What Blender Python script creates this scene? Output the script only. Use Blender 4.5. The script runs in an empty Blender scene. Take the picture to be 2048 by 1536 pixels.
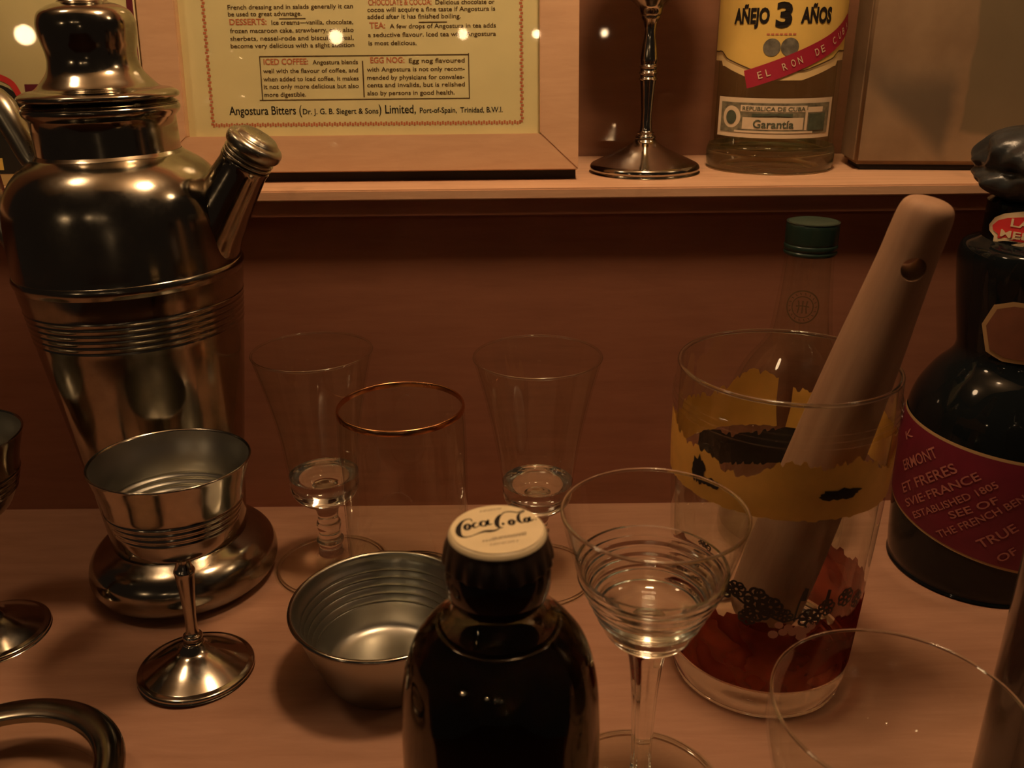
import bpy, bmesh, math, random
from mathutils import Vector, Matrix
PI = math.pi
random.seed(7)
SC = bpy.context.scene
COL = SC.collection

# ------------------------------------------------------------------ materials
def nt(name):
    m = bpy.data.materials.new(name); m.use_nodes = True
    t = m.node_tree; b = t.nodes['Principled BSDF']
    return m, t, b
def setp(b, **k):
    for n, v in k.items():
        n = n.replace('_', ' ')
        if n in b.inputs:
            b.inputs[n].default_value = (*v, 1) if isinstance(v, tuple) and len(v) == 3 else v
def plain(name, col, rough=.5, metal=0., coat=0., noise=0., nscale=60, spec=.5, bump=0.):
    m, t, b = nt(name)
    setp(b, Base_Color=col, Roughness=rough, Metallic=metal, Coat_Weight=coat, Coat_Roughness=.06)
    b.inputs['Specular IOR Level'].default_value = spec
    if noise or bump:
        tc = t.nodes.new('ShaderNodeTexCoord'); n = t.nodes.new('ShaderNodeTexNoise')
        n.inputs['Scale'].default_value = nscale; n.inputs['Detail'].default_value = 5
        t.links.new(tc.outputs['Object'], n.inputs['Vector'])
        if noise:
            r = t.nodes.new('ShaderNodeValToRGB')
            r.color_ramp.elements[0].position = .3; r.color_ramp.elements[1].position = .7
            r.color_ramp.elements[0].color = (*[c*(1-noise) for c in col], 1)
            r.color_ramp.elements[1].color = (*[min(1, c*(1+noise*.5)) for c in col], 1)
            t.links.new(n.outputs['Fac'], r.inputs['Fac']); t.links.new(r.outputs['Color'], b.inputs['Base Color'])
        if bump:
            bp = t.nodes.new('ShaderNodeBump'); bp.inputs['Strength'].default_value = bump; bp.inputs['Distance'].default_value = .001
            t.links.new(n.outputs['Fac'], bp.inputs['Height']); t.links.new(bp.outputs['Normal'], b.inputs['Normal'])
    return m
def wood(name, light, dark, stretch=(1, 12, 12), scale=14, rough=.5, coat=0., coat_rough=.03, blotch=0., bump=.15, spec=.35):
    m, t, b = nt(name)
    tc = t.nodes.new('ShaderNodeTexCoord'); mp = t.nodes.new('ShaderNodeMapping')
    mp.inputs['Scale'].default_value = stretch
    t.links.new(tc.outputs['Object'], mp.inputs['Vector'])
    n = t.nodes.new('ShaderNodeTexNoise'); n.inputs['Scale'].default_value = scale; n.inputs['Detail'].default_value = 8
    n.inputs['Roughness'].default_value = .65; n.inputs['Distortion'].default_value = .4
    t.links.new(mp.outputs['Vector'], n.inputs['Vector'])
    r = t.nodes.new('ShaderNodeValToRGB'); r.color_ramp.elements[0].position = .3; r.color_ramp.elements[1].position = .68
    r.color_ramp.elements[0].color = (*dark, 1); r.color_ramp.elements[1].color = (*light, 1)
    t.links.new(n.outputs['Fac'], r.inputs['Fac'])
    out = r.outputs['Color']
    if blotch:
        n2 = t.nodes.new('ShaderNodeTexNoise'); n2.inputs['Scale'].default_value = 22; n2.inputs['Detail'].default_value = 3
        t.links.new(tc.outputs['Object'], n2.inputs['Vector'])
        r2 = t.nodes.new('ShaderNodeValToRGB'); r2.color_ramp.elements[0].position = .62; r2.color_ramp.elements[1].position = .8
        r2.color_ramp.elements[0].color = (1, 1, 1, 1); r2.color_ramp.elements[1].color = (1-blotch, 1-blotch, 1-blotch, 1)
        t.links.new(n2.outputs['Fac'], r2.inputs['Fac'])
        mx = t.nodes.new('ShaderNodeMix'); mx.data_type = 'RGBA'; mx.blend_type = 'MULTIPLY'; mx.inputs[0].default_value = 1
        t.links.new(out, mx.inputs[6]); t.links.new(r2.outputs['Color'], mx.inputs[7]); out = mx.outputs[2]
    t.links.new(out, b.inputs['Base Color'])
    bp = t.nodes.new('ShaderNodeBump'); bp.inputs['Strength'].default_value = bump; bp.inputs['Distance'].default_value = .0006
    t.links.new(n.outputs['Fac'], bp.inputs['Height']); t.links.new(bp.outputs['Normal'], b.inputs['Normal'])
    setp(b, Roughness=rough, Coat_Weight=coat, Coat_Roughness=coat_rough); b.inputs['Specular IOR Level'].default_value = spec
    return m
def metal(name, col=(.60, .56, .46), rough=.14, var=.12, scale=45, tarn=.7):
    m, t, b = nt(name)
    setp(b, Base_Color=col, Metallic=1., Roughness=rough)
    tc = t.nodes.new('ShaderNodeTexCoord'); n = t.nodes.new('ShaderNodeTexNoise')
    n.inputs['Scale'].default_value = scale; n.inputs['Detail'].default_value = 6; n.inputs['Roughness'].default_value = .7
    t.links.new(tc.outputs['Object'], n.inputs['Vector'])
    mr = t.nodes.new('ShaderNodeMapRange'); mr.inputs['From Min'].default_value = .35; mr.inputs['From Max'].default_value = .75
    mr.inputs['To Min'].default_value = rough-var*.3; mr.inputs['To Max'].default_value = rough+var
    t.links.new(n.outputs['Fac'], mr.inputs['Value']); t.links.new(mr.outputs['Result'], b.inputs['Roughness'])
    r = t.nodes.new('ShaderNodeValToRGB'); r.color_ramp.elements[0].position = .35; r.color_ramp.elements[1].position = .8
    r.color_ramp.elements[0].color = (*col, 1); r.color_ramp.elements[1].color = (*[c*tarn for c in col], 1)
    t.links.new(n.outputs['Fac'], r.inputs['Fac']); t.links.new(r.outputs['Color'], b.inputs['Base Color'])
    return m
def glass(name, col=(1, 1, 1), clear=.3, ior=1.48, rough=0.):
    m = bpy.data.materials.new(name); m.use_nodes = True; t = m.node_tree; t.nodes.clear()
    o = t.nodes.new('ShaderNodeOutputMaterial'); g = t.nodes.new('ShaderNodeBsdfGlass'); g.inputs['Color'].default_value = (*col, 1)
    g.inputs['IOR'].default_value = ior; g.inputs['Roughness'].default_value = rough
    tr = t.nodes.new('ShaderNodeBsdfTransparent'); tr.inputs['Color'].default_value = (*col, 1)
    mx = t.nodes.new('ShaderNodeMixShader'); mx.inputs['Fac'].default_value = clear
    t.links.new(g.outputs[0], mx.inputs[1]); t.links.new(tr.outputs[0], mx.inputs[2]); t.links.new(mx.outputs[0], o.inputs['Surface'])
    return m
def pane(name, col=(.97, .98, .95)):
    """thin flat sheet of glass: straight through, with its own surface reflection"""
    m = bpy.data.materials.new(name); m.use_nodes = True; t = m.node_tree; t.nodes.clear()
    o = t.nodes.new('ShaderNodeOutputMaterial'); g = t.nodes.new('ShaderNodeBsdfGlossy'); g.inputs['Roughness'].default_value = .02
    tr = t.nodes.new('ShaderNodeBsdfTransparent'); tr.inputs['Color'].default_value = (*col, 1)
    fr = t.nodes.new('ShaderNodeFresnel'); fr.inputs['IOR'].default_value = 1.5
    mx = t.nodes.new('ShaderNodeMixShader')
    ge = t.nodes.new('ShaderNodeNewGeometry'); q = t.nodes.new('ShaderNodeMath'); q.operation = 'SUBTRACT'; q.inputs[0].default_value = 1
    t.links.new(ge.outputs['Backfacing'], q.inputs[1]); q2 = t.nodes.new('ShaderNodeMath'); q2.operation = 'MULTIPLY'
    t.links.new(q.outputs[0], q2.inputs[0]); t.links.new(fr.outputs[0], q2.inputs[1])   # only the outer face of the sheet mirrors
    t.links.new(q2.outputs[0], mx.inputs['Fac']); t.links.new(tr.outputs[0], mx.inputs[1]); t.links.new(g.outputs[0], mx.inputs[2]); t.links.new(mx.outputs[0], o.inputs['Surface'])
    return m

M = {}
M['counter'] = wood('beech counter', (.43, .235, .150), (.345, .178, .108), (1.2, 9, 9), 16, .45, spec=.3, bump=.06)
M['riser'] = wood('brown panel', (.30, .125, .072), (.25, .102, .058), (1, 3, 9), 20, .6, blotch=.12, bump=.08, spec=.2)
M['wall'] = wood('coated brown wall', (.27, .125, .07), (.22, .097, .052), (1, 3, 5), 12, .6, coat=.6, coat_rough=.02, bump=0, spec=.2)  # clear coat added so the wall mirrors a room lamp
M['ceiling'] = wood('case top wood', (.36, .27, .19), (.28, .21, .14), (1, 6, 6), 8, .6)
M['shelf'] = wood('pale shelf wood', (.68, .42, .26), (.54, .31, .18), (1.2, 14, 14), 14, .5, blotch=.5, bump=.1)
M['batten'] = wood('dark batten wood', (.30, .125, .07), (.22, .09, .05), (1, 10, 10), 14, .6, spec=.2)
M['pine'] = wood('frame pine', (.62, .385, .225), (.54, .325, .185), (1.5, 10, 10), 18, .45, coat=.5, coat_rough=.02, bump=0, spec=.3)  # clear coat added so the rails mirror a room lamp
M['black'] = plain('black print and gap shade', (.012, .008, .006), .7)
M['paper'] = plain('aged cream paper', (.74, .63, .36), .8, noise=.08, nscale=30, spec=.1)
M['ink'] = plain('brown black ink', (.10, .055, .025), .8, spec=.1)
M['inkblack'] = plain('black ink', (.018, .014, .012), .7, spec=.1)
M['redink'] = plain('red ink', (.52, .16, .08), .8, spec=.1)
M['pane'] = pane('picture glass')
M['silver'] = metal('silver plate', (.46, .42, .35), .12, .12)
M['silver_old'] = metal('tarnished silver plate', (.37, .335, .27), .13, .16, 38)
M['silver_dull'] = metal('dull pewter', (.42, .39, .31), .27, .1, 70)
M['silver_grey'] = metal('grey pewter', (.42, .41, .36), .33, .0, 90, .95)
M['glass'] = glass('clear glass', (.99, 1., .985), 0., 1.5)
M['thin_glass'] = pane('thin clear glass', (.975, .985, .965))
M['thin_bottle'] = pane('thin bottle glass', (.93, .95, .90))
M['glass_thick'] = glass('greenish bottle glass', (.93, .95, .90), .1)
M['gold'] = metal('copper gilt', (.75, .36, .16), .2, .1)
M['gold_line'] = plain('dull gold border', (.42, .27, .12), .5)
M['yellow'] = plain('yellow enamel', (.86, .48, .10), .45, noise=.08, nscale=120)
M['black_glass'] = plain('near black green glass', (.006, .008, .009), .06, spec=.32)
M['foil'] = plain('dark crumpled wax', (.03, .034, .036), .33, bump=.9, nscale=90, noise=.5)
M['burgundy'] = plain('burgundy label', (.15, .010, .027), .5, noise=.15, nscale=80)
M['red'] = plain('bright red label', (.62, .035, .035), .5)
M['cream'] = plain('cream label', (.70, .55, .34), .6)
M['faded_gold'] = plain('faded pink gold lettering', (.40, .14, .11), .6)
M['brownlabel'] = plain('brown label', (.20, .075, .04), .6, noise=.2, nscale=90)
M['cola_glass'] = glass('cola bottle glass', (.95, .90, .82), 0.)
M['cola'] = plain('dark cola', (.010, .0045, .003), .08, noise=.0)
M['cola_red'] = plain('thin cola edge', (.20, .035, .02), .15)
M['cap_top'] = plain('cream crown paint', (.66, .54, .34), .32, spec=.6, noise=.06, nscale=150)
M['cap_skirt'] = plain('dark crown skirt', (.028, .017, .012), .3, spec=.6)  # dark reflection on the skirt is put into its colour
M['lip'] = plain('dark filled glass lip', (.016, .008, .006), .07)
M['faded'] = plain('faded grey print', (.46, .37, .24), .6)
M['muddler'] = wood('worn pale wood', (.35, .21, .128), (.27, .152, .09), (9, 9, 1), 18, .65, blotch=.15, bump=.25, spec=.2)
M['hole'] = plain('hole inside', (.12, .06, .04), .9)
M['greencap'] = plain('dark green cap', (.012, .028, .020), .28, spec=.6)
M['greencap_top'] = plain('green cap top', (.035, .06, .042), .38, noise=.2, nscale=90)
M['rumyellow'] = plain('yellow paper', (.74, .50, .13), .7, noise=.06, nscale=60, spec=.1)
M['rumcream'] = plain('cream border paper', (.74, .54, .25), .7, spec=.1)
M['rumred'] = plain('crimson ribbon print', (.36, .012, .035), .6)
M['medal'] = plain('grey medal print', (.16, .14, .10), .6, noise=.5, nscale=260)
M['seal'] = plain('olive banknote print', (.20, .17, .10), .7, noise=.55, nscale=330)
M['sealpaper'] = plain('seal paper', (.64, .50, .33), .7)
M['greenprint'] = plain('dark green print', (.07, .085, .05), .7, noise=.4, nscale=250)
M['pinkprint'] = plain('pale pink print', (.50, .27, .2), .5)
M['brown_glass'] = plain('dark brown glass', (.045, .028, .020), .15, coat=.3)
M['black_print'] = plain('black enamel', (.012, .011, .011), .5)

def red_film():
    m = bpy.data.materials.new('translucent red film'); m.use_nodes = True; t = m.node_tree; t.nodes.clear()
    o = t.nodes.new('ShaderNodeOutputMaterial'); tr = t.nodes.new('ShaderNodeBsdfTransparent'); tr.inputs['Color'].default_value = (.48, .15, .115, 1)
    d = t.nodes.new('ShaderNodeBsdfDiffuse'); d.inputs['Color'].default_value = (.17, .028, .02, 1)
    tc = t.nodes.new('ShaderNodeTexCoord'); n = t.nodes.new('ShaderNodeTexNoise'); n.inputs['Scale'].default_value = 70
    r = t.nodes.new('ShaderNodeMapRange'); r.inputs['To Min'].default_value = .25; r.inputs['To Max'].default_value = .75
    r.inputs['From Min'].default_value = .35; r.inputs['From Max'].default_value = .65
    t.links.new(tc.outputs['Object'], n.inputs['Vector']); t.links.new(n.outputs['Fac'], r.inputs['Value'])
    mx = t.nodes.new('ShaderNodeMixShader'); t.links.new(r.outputs['Result'], mx.inputs['Fac'])
    t.links.new(tr.outputs[0], mx.inputs[1]); t.links.new(d.outputs[0], mx.inputs[2]); t.links.new(mx.outputs[0], o.inputs['Surface'])
    return m
M['red_film'] = red_film()

def card_mat():
    """old card: brown with a printed grey-green panel and a dark stain"""
    m, t, b = nt('old stained card')
    tc = t.nodes.new('ShaderNodeTexCoord'); sp = t.nodes.new('ShaderNodeSeparateXYZ'); t.links.new(tc.outputs['Object'], sp.inputs[0])
    n = t.nodes.new('ShaderNodeTexNoise'); n.inputs['Scale'].default_value = 25; n.inputs['Detail'].default_value = 7
    t.links.new(tc.outputs['Object'], n.inputs['Vector'])
    r = t.nodes.new('ShaderNodeValToRGB'); r.color_ramp.elements[0].color = (.205, .130, .072, 1); r.color_ramp.elements[1].color = (.28, .185, .105, 1)
    r.color_ramp.elements[0].position = .35; r.color_ramp.elements[1].position = .65
    t.links.new(n.outputs['Fac'], r.inputs['Fac'])
    def mth(op, a, v):
        q = t.nodes.new('ShaderNodeMath'); q.operation = op
        for i, x in enumerate((a, v)):
            if hasattr(x, 'links') or hasattr(x, 'is_linked'): t.links.new(x, q.inputs[i])
            else: q.inputs[i].default_value = x
        return q.outputs[0]
    def sstep(x, a, c):
        q = t.nodes.new('ShaderNodeMapRange'); q.interpolation_type = 'SMOOTHSTEP'; t.links.new(x, q.inputs['Value'])
        q.inputs['From Min'].default_value = a; q.inputs['From Max'].default_value = c; return q.outputs['Result']
    wob = mth('MULTIPLY', mth('SUBTRACT', n.outputs['Fac'], .5), .012)
    X = mth('ADD', sp.outputs['X'], wob); Z = mth('ADD', sp.outputs['Z'], wob)
    panel = mth('MULTIPLY', sstep(X, .0505, .0525), sstep(Z, .019, .022))
    # stain: a leaning wedge, wide at the top right, cut off along the bottom
    d1 = sstep(mth('ADD', mth('MULTIPLY', X, .9), Z), .042, .056)
    d2 = mth('SUBTRACT', 1., sstep(X, .042, .05)); d3 = mth('SUBTRACT', 1., sstep(Z, .038, .062))
    stain = mth('MULTIPLY', mth('MULTIPLY', d1, d2), d3)
    def mix(f, a, colr):
        q = t.nodes.new('ShaderNodeMix'); q.data_type = 'RGBA'; t.links.new(f, q.inputs[0]); t.links.new(a, q.inputs[6]); q.inputs[7].default_value = (*colr, 1); return q.outputs[2]
    c = mix(mth('MULTIPLY', panel, .75), r.outputs['Color'], (.135, .105, .06))
    c = mix(mth('MULTIPLY', stain, .7), c, (.075, .062, .045))
    t.links.new(c, b.inputs['Base Color']); setp(b, Roughness=.85); b.inputs['Specular IOR Level'].default_value = .15
    return m
M['card'] = card_mat()

# ------------------------------------------------------------------ helpers
def link_mesh(name, verts, faces, mat, parent=None, smooth=True, angle=40, loc=None, mats=None, mi=None):
    me = bpy.data.meshes.new(name); me.from_pydata([tuple(v) for v in verts], [], faces)
    if mats:
        for q in mats: me.materials.append(q)
        me.polygons.foreach_set('material_index', mi)
    else: me.materials.append(mat)
    if smooth:
        me.polygons.foreach_set('use_smooth', [True]*len(me.polygons))
    me.validate(); me.update()
    if smooth: me.set_sharp_from_angle(angle=math.radians(angle))
    o = bpy.data.objects.new(name, me); COL.objects.link(o)
    if parent: o.parent = parent
    if loc: o.location = loc
    return o
def thing(name, label, cat, loc=(0, 0, 0), rot=(0, 0, 0), group=None):
    o = bpy.data.objects.new(name, None); COL.objects.link(o); o.location = loc; o.rotation_euler = rot
    o.empty_display_size = .02
    o['label'] = label; o['category'] = cat
    if group: o['group'] = group
    return o
def struct(o):
    o['kind'] = 'structure'; return o
def sm(pts, n=6):
    """Catmull-Rom through the points; a point given twice keeps its corner"""
    out = []
    P = [tuple(map(float, p)) for p in pts]
    for i in range(len(P)-1):
        p1, p2 = P[i], P[i+1]
        if p1 == p2: continue
        p0 = P[i-1] if i > 0 else p1; p3 = P[i+2] if i+2 < len(P) else p2
        for k in range(n):
            t = k/n
            out.append(tuple(.5*((2*b)+(-a+c)*t+(2*a-5*b+4*c-d)*t*t+(-a+3*b-3*c+d)*t**3) for a, b, c, d in zip(p0, p1, p2, p3)))
    out.append(P[-1]); return out
def lathe(prof, n=96, wob=None):
    """revolve (r, z) around z; r = 0 points close with a fan"""
    V, F, rings = [], [], []
    for r, z in prof:
        if r < 1e-6: rings.append([len(V)]); V.append((0, 0, z))
        else:
            b = len(V); rings.append(list(range(b, b+n)))
            for i in range(n):
                a = 2*PI*i/n; q = wob(a, r, z) if wob else r
                V.append((q*math.cos(a), q*math.sin(a), z))
    for A, B in zip(rings, rings[1:]):
        if len(A) == 1 and len(B) == 1: continue
        for i in range(n):
            j = (i+1) % n
            if len(A) == 1: F.append((A[0], B[j], B[i]))
            elif len(B) == 1: F.append((A[i], A[j], B[0]))
            else: F.append((A[i], A[j], B[j], B[i]))
    return V, F
def add_lathe(name, prof, mat, parent, n=96, loc=None, wob=None, angle=40):
    V, F = lathe(prof, n, wob)
    o = link_mesh(name, V, F, mat, parent, angle=angle, loc=loc)
    bm = bmesh.new(); bm.from_mesh(o.data); bmesh.ops.recalc_face_normals(bm, faces=bm.faces); bm.to_mesh(o.data); bm.free()
    o.data.set_sharp_from_angle(angle=math.radians(angle))
    return o
def ring_tube(R, r, z, n=96, m=10):
    return [(R+r*math.cos(2*PI*k/m), z+r*math.sin(2*PI*k/m)) for k in range(m+1)]
def frame_at(p, d):
    d = Vector(d).normalized(); return Matrix.Translation(Vector(p)) @ d.to_track_quat('Z', 'Y').to_matrix().to_4x4()
def sweep(path, radii, n=20, flat=1.0):
    P = [Vector(p) for p in path]; V, F = [], []
    up = Vector((0, 1, 0))
    for i, p in enumerate(P):
        d = (P[min(i+1, len(P)-1)]-P[max(i-1, 0)]).normalized()
        s = d.cross(up).normalized(); u = s.cross(d).normalized()
        for k in range(n):
            a = 2*PI*k/n; V.append(p+s*math.cos(a)*radii[i]+u*math.sin(a)*radii[i]*flat)
    for i in range(len(P)-1):
        for k in range(n):
            j = (k+1) % n; F.append((i*n+k, i*n+j, (i+1)*n+j, (i+1)*n+k))
    F.append(tuple(range(n-1, -1, -1))); F.append(tuple((len(P)-1)*n+k for k in range(n)))
    return V, F
def box(x0, x1, y0, y1, z0, z1, bev=.0, seg=2):
    bm = bmesh.new(); bmesh.ops.create_cube(bm, size=1)
    for v in bm.verts: v.co = Vector(((x0+x1)/2+v.co.x*(x1-x0), (y0+y1)/2+v.co.y*(y1-y0), (z0+z1)/2+v.co.z*(z1-z0)))
    if bev: bmesh.ops.bevel(bm, geom=bm.edges, offset=bev, segments=seg, affect='EDGES')
    bm.verts.index_update()
    V = [v.co.copy() for v in bm.verts]; F = [tuple(v.index for v in f.verts) for f in bm.faces]; bm.free(); return V, F
def add_box(name, b, mat, parent=None, bev=.0006):
    V, F = box(*b, bev=bev); return link_mesh(name, V, F, mat, parent, angle=50)
class MB:
    def __init__(s): s.V, s.F = [], []
    def add(s, V, F):
        b = len(s.V); s.V += [tuple(v) for v in V]; s.F += [tuple(i+b for i in f) for f in F]
    def map(s, f): s.V = [tuple(f(*v)) for v in s.V]; return s
    def build(s, name, mat, parent=None, smooth=False): return link_mesh(name, s.V, s.F, mat, parent, smooth=smooth)
_txt = {}
def text2d(s, bold=0.0):
    """flat glyph mesh of a string: verts (x, y), faces, width, at size 1"""
    k = (s, bold)
    if k in _txt: return _txt[k]
    c = bpy.data.curves.new('t', 'FONT'); c.body = s; c.size = 1; c.offset = bold; c.resolution_u = 3
    o = bpy.data.objects.new('t', c); COL.objects.link(o); bpy.context.view_layer.update()
    me = bpy.data.meshes.new_from_object(o.evaluated_get(bpy.context.evaluated_depsgraph_get()))
    V = [(v.co.x, v.co.y) for v in me.vertices]; F = [tuple(p.vertices) for p in me.polygons]
    bpy.data.objects.remove(o); bpy.data.curves.remove(c); bpy.data.meshes.remove(me)
    x0 = min(v[0] for v in V); x1 = max(v[0] for v in V)
    V = [(v[0]-x0, v[1]) for v in V]
    _txt[k] = (V, F, x1-x0); return _txt[k]
def put_text(mb, s, x0, x1, y, h, bold=0.01, rot=0., shear=0.):
    """string fitted between x0 and x1 on baseline y with capital height h, as (u, v, 0)"""
    V, F, w = text2d(s, bold); sx = (x1-x0)/w; sy = h/.70
    out = []
    for vx, vy in V:
        a, b = vx*sx+shear*vy*sy, vy*sy
        out.append((x0+a*math.cos(rot)-b*math.sin(rot), y+a*math.sin(rot)+b*math.cos(rot), 0))
    mb.add(out, F)
def stroke(mb, pts, n=6):
    """ribbon along (x, y, width) points"""
    P = sm(pts, n); V, F = [], []
    for i, (x, y, w) in enumerate(P):
        a, b = P[max(i-1, 0)], P[min(i+1, len(P)-1)]
        dx, dy = b[0]-a[0], b[1]-a[1]; L = math.hypot(dx, dy) or 1
        V += [(x-dy/L*w/2, y+dx/L*w/2, 0), (x+dy/L*w/2, y-dx/L*w/2, 0)]
    for i in range(len(P)-1): F.append((2*i, 2*i+1, 2*i+3, 2*i+2))
    mb.add(V, F)
def rect(mb, x0, x1, y0, y1, nx=1):
    V, F = [], []
    for i in range(nx+1):
        x = x0+(x1-x0)*i/nx; V += [(x, y0, 0), (x, y1, 0)]
    for i in range(nx): F.append((2*i, 2*i+2, 2*i+3, 2*i+1))
    mb.add(V, F)
def fan(mb, P, x, y, ring=4):
    """outline P filled with rings around (x, y), so that it can bend round a bottle"""
    n = len(P); V = [(x, y, 0)]; F = [(0, 1+i, 1+(i+1) % n) for i in range(n)]
    for j in range(1, ring+1): V += [(x+(p[0]-x)*j/ring, y+(p[1]-y)*j/ring, 0) for p in P]
    for j in range(ring-1):
        for i in range(n): a = 1+j*n; F.append((a+i, a+n+i, a+n+(i+1) % n, a+(i+1) % n))
    mb.add(V, F)
def disc(mb, x, y, r, n=20, ry=None):
    ry = ry or r
    fan(mb, [(x+r*math.cos(2*PI*k/n), y+ry*math.sin(2*PI*k/n)) for k in range(n)], x, y)
def wrap(R, a0, lift=.0002):
    """(u, v) -> cylinder of radius R (number or function of height), u measured along the surface from azimuth a0"""
    def f(u, v, w):
        r = R(v) if callable(R) else R
        a = a0+u/r; return ((r+lift+w)*math.cos(a), (r+lift+w)*math.sin(a), v)
    return f
def sheet(mb, u0, u1, low, high, nx=40, ny=4):
    V, F = [], []
    for i in range(nx+1):
        u = u0+(u1-u0)*i/nx; a = low(u) if callable(low) else low; b = high(u) if callable(high) else high
        for j in range(ny+1): V.append((u, a+(b-a)*j/ny, 0))
    for i in range(nx):
        for j in range(ny): q = i*(ny+1)+j; F.append((q, q+ny+1, q+ny+2, q+1))
    mb.add(V, F)

# ------------------------------------------------------------------ the setting
def setting():
    o = add_box('bar_counter', (-.75, .75, .160, .4605, -.03, 0), M['counter'], None, .001)
    o['label'] = 'orange brown wooden counter the glasses and bottles stand on'; o['category'] = 'counter'
    struct(add_box('wall_lower', (-.75, .75, .4595, .475, -.03, .1725), M['riser'], None, 0))
    struct(add_box('wall_back', (-.75, .75, .562, .58, -.03, .70), M['wall'], None, 0))
    struct(add_box('ceiling', (-.75, .75, .10, .562, .68, .70), M['ceiling'], None, 0))
    struct(add_box('floor', (-1.6, 1.6, -4.6, .6, -.97, -.95), M['riser'], None, 0))
    sh = thing('shelf', 'pale wooden shelf with dark front batten along the back wall', 'shelf', (0, .445, .1862))
    # board
    V, F = box(-.75, .75, 0, .1165, -.0054, 0, .0007)
    link_mesh('board', V, F, M['shelf'], sh, angle=50)
    V, F = box(-.75, .75, .0035, .0145, -.0141, -.0054, .0005)
    link_mesh('batten', V, F, M['batten'], sh, angle=50)
setting()
SZ = .1862        # shelf top

# ------------------------------------------------------------------ cocktail shaker
def shaker():
    t = thing('cocktail_shaker', 'tall silver teapot-style cocktail shaker with capped spout, on the counter at left', 'cocktail shaker', (-.1672, .3900, .0007), (0, math.radians(-1.0), math.radians(-15)))
    S = M['silver_old']
    # foot: bulging ring with flat bottom
    add_lathe('foot', sm([(0, .0003), (.0365, .0003), (.0365, .0003), (.0420, .0022), (.0450, .0070), (.0455, .0115), (.0440, .0172), (.0400, .0220), (.0345, .0252), (.0325, .0262), (.0325, .0262), (.0, .0262)], 5), S, t)
    body = [(0, .0256), (.0315, .0256), (.0315, .0256), (.0320, .0275), (.0326, .033), (.0356, .0640), (.0380, .0816), (.0405, .1004), (.0424, .1152), (.0441, .1290)]
    z = .1365; rr = .0450
    for k in range(6):
        body += [(rr, z), (rr+.0003, z+.0007), (rr+.0001, z+.0016)]; z += .0027; rr += .0003
    body += [(.0474, .1565), (.0478, .1606), (.0479, .1612), (.0486, .1630), (.0487, .1645), (.0481, .1660), (.0478, .1668), (.0477, .1742), (.0470, .1873), (.0455, .1958), (.0421, .2031), (.0372, .2086), (.0318, .2122), (.0304, .2130), (.0304, .2130), (.0291, .2145), (.0289, .2150), (.0288, .2280), (.0288, .2280), (.0306, .2300), (.0312, .2316), (.0306, .2330), (.0284, .2336), (.0, .2336)]
    add_lathe('body', sm(body, 3), S, t, 128, angle=60, loc=(0, 0, -.0022))
    lid = [(0, .2332), (.0284, .2332), (.0284, .2352), (.0284, .2352), (.0310, .2357), (.0317, .2368), (.0311, .2380), (.0284, .2394), (.0245, .2420), (.0212, .2452), (.0186, .2486), (.0175, .2525), (.0176, .2562), (.0184, .2600), (.0190, .2640), (.0189, .2676), (.0174, .2712), (.0140, .2734), (.0098, .2748), (.0098, .2748), (.0088, .2768), (.0090, .2805), (.0070, .2835), (0, .2845)]
    lid = [(r, z if z < .242 else z-.0018) for r, z in lid]
    add_lathe('lid', sm(lid, 5), S, t, 128, angle=60, loc=(0, 0, -.0022))
    # spout
    az = math.radians(10)
    d = Vector((math.cos(az), math.sin(az), 0))
    base = d*.0377+Vector((0, 0, .1765)); tip = d*.0592+Vector((0, 0, .2070))
    Mx = frame_at(base, tip-base); L = (tip-base).length
    prof = sm([(0, -.004), (.0145, -.004), (.0138, .006), (.0121, L*.5), (.0105, L*.9), (.0100, L), (.0, L)], 5)
    V, F = lathe(prof, 48); o = link_mesh('spout', [Mx @ Vector(v) for v in V], F, S, t)
    prof = sm([(0, L), (.0095, L), (.0095, L), (.0107, L+.0006), (.0107, L+.0015), (.0096, L+.0020), (.0107, L+.0026), (.0107, L+.0034), (.0096, L+.0039), (.0104, L+.0045), (.0118, L+.0060), (.0120, L+.0088), (.0110, L+.0102), (.0096, L+.0108), (.0089, L+.0116), (.0068, L+.0130), (0, L+.0134)], 4)
    V, F = lathe(prof, 48); c = link_mesh('spout_cap', [Mx @ Vector(v) for v in V], F, M['silver_dull'], o, angle=60)
    for o2 in (o, c):
        bm = bmesh.new(); bm.from_mesh(o2.data); bmesh.ops.recalc_face_normals(bm, faces=bm.faces); bm.to_mesh(o2.data); bm.free()
    # handle, opposite the spout
    e = Vector((-1, .10, 0)).normalized()
    pts = [(.0390, .2055), (.0450, .2098), (.0508, .2219), (.0592, .2346), (.0720, .2325), (.0772, .2124), (.0740, .1860), (.0635, .1669), (.0518, .1553), (.0425, .1436)]
    path = [e*r+Vector((0, 0, z-.0022)) for r, z in sm(pts, 6)]
    n = len(path); rad = [.0066-.0023*abs(2*i/(n-1)-1)**2 for i in range(n)]
    V, F = sweep(path, rad, 16); link_mesh('handle', V, F, M['silver_dull'], t)
shaker()

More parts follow.
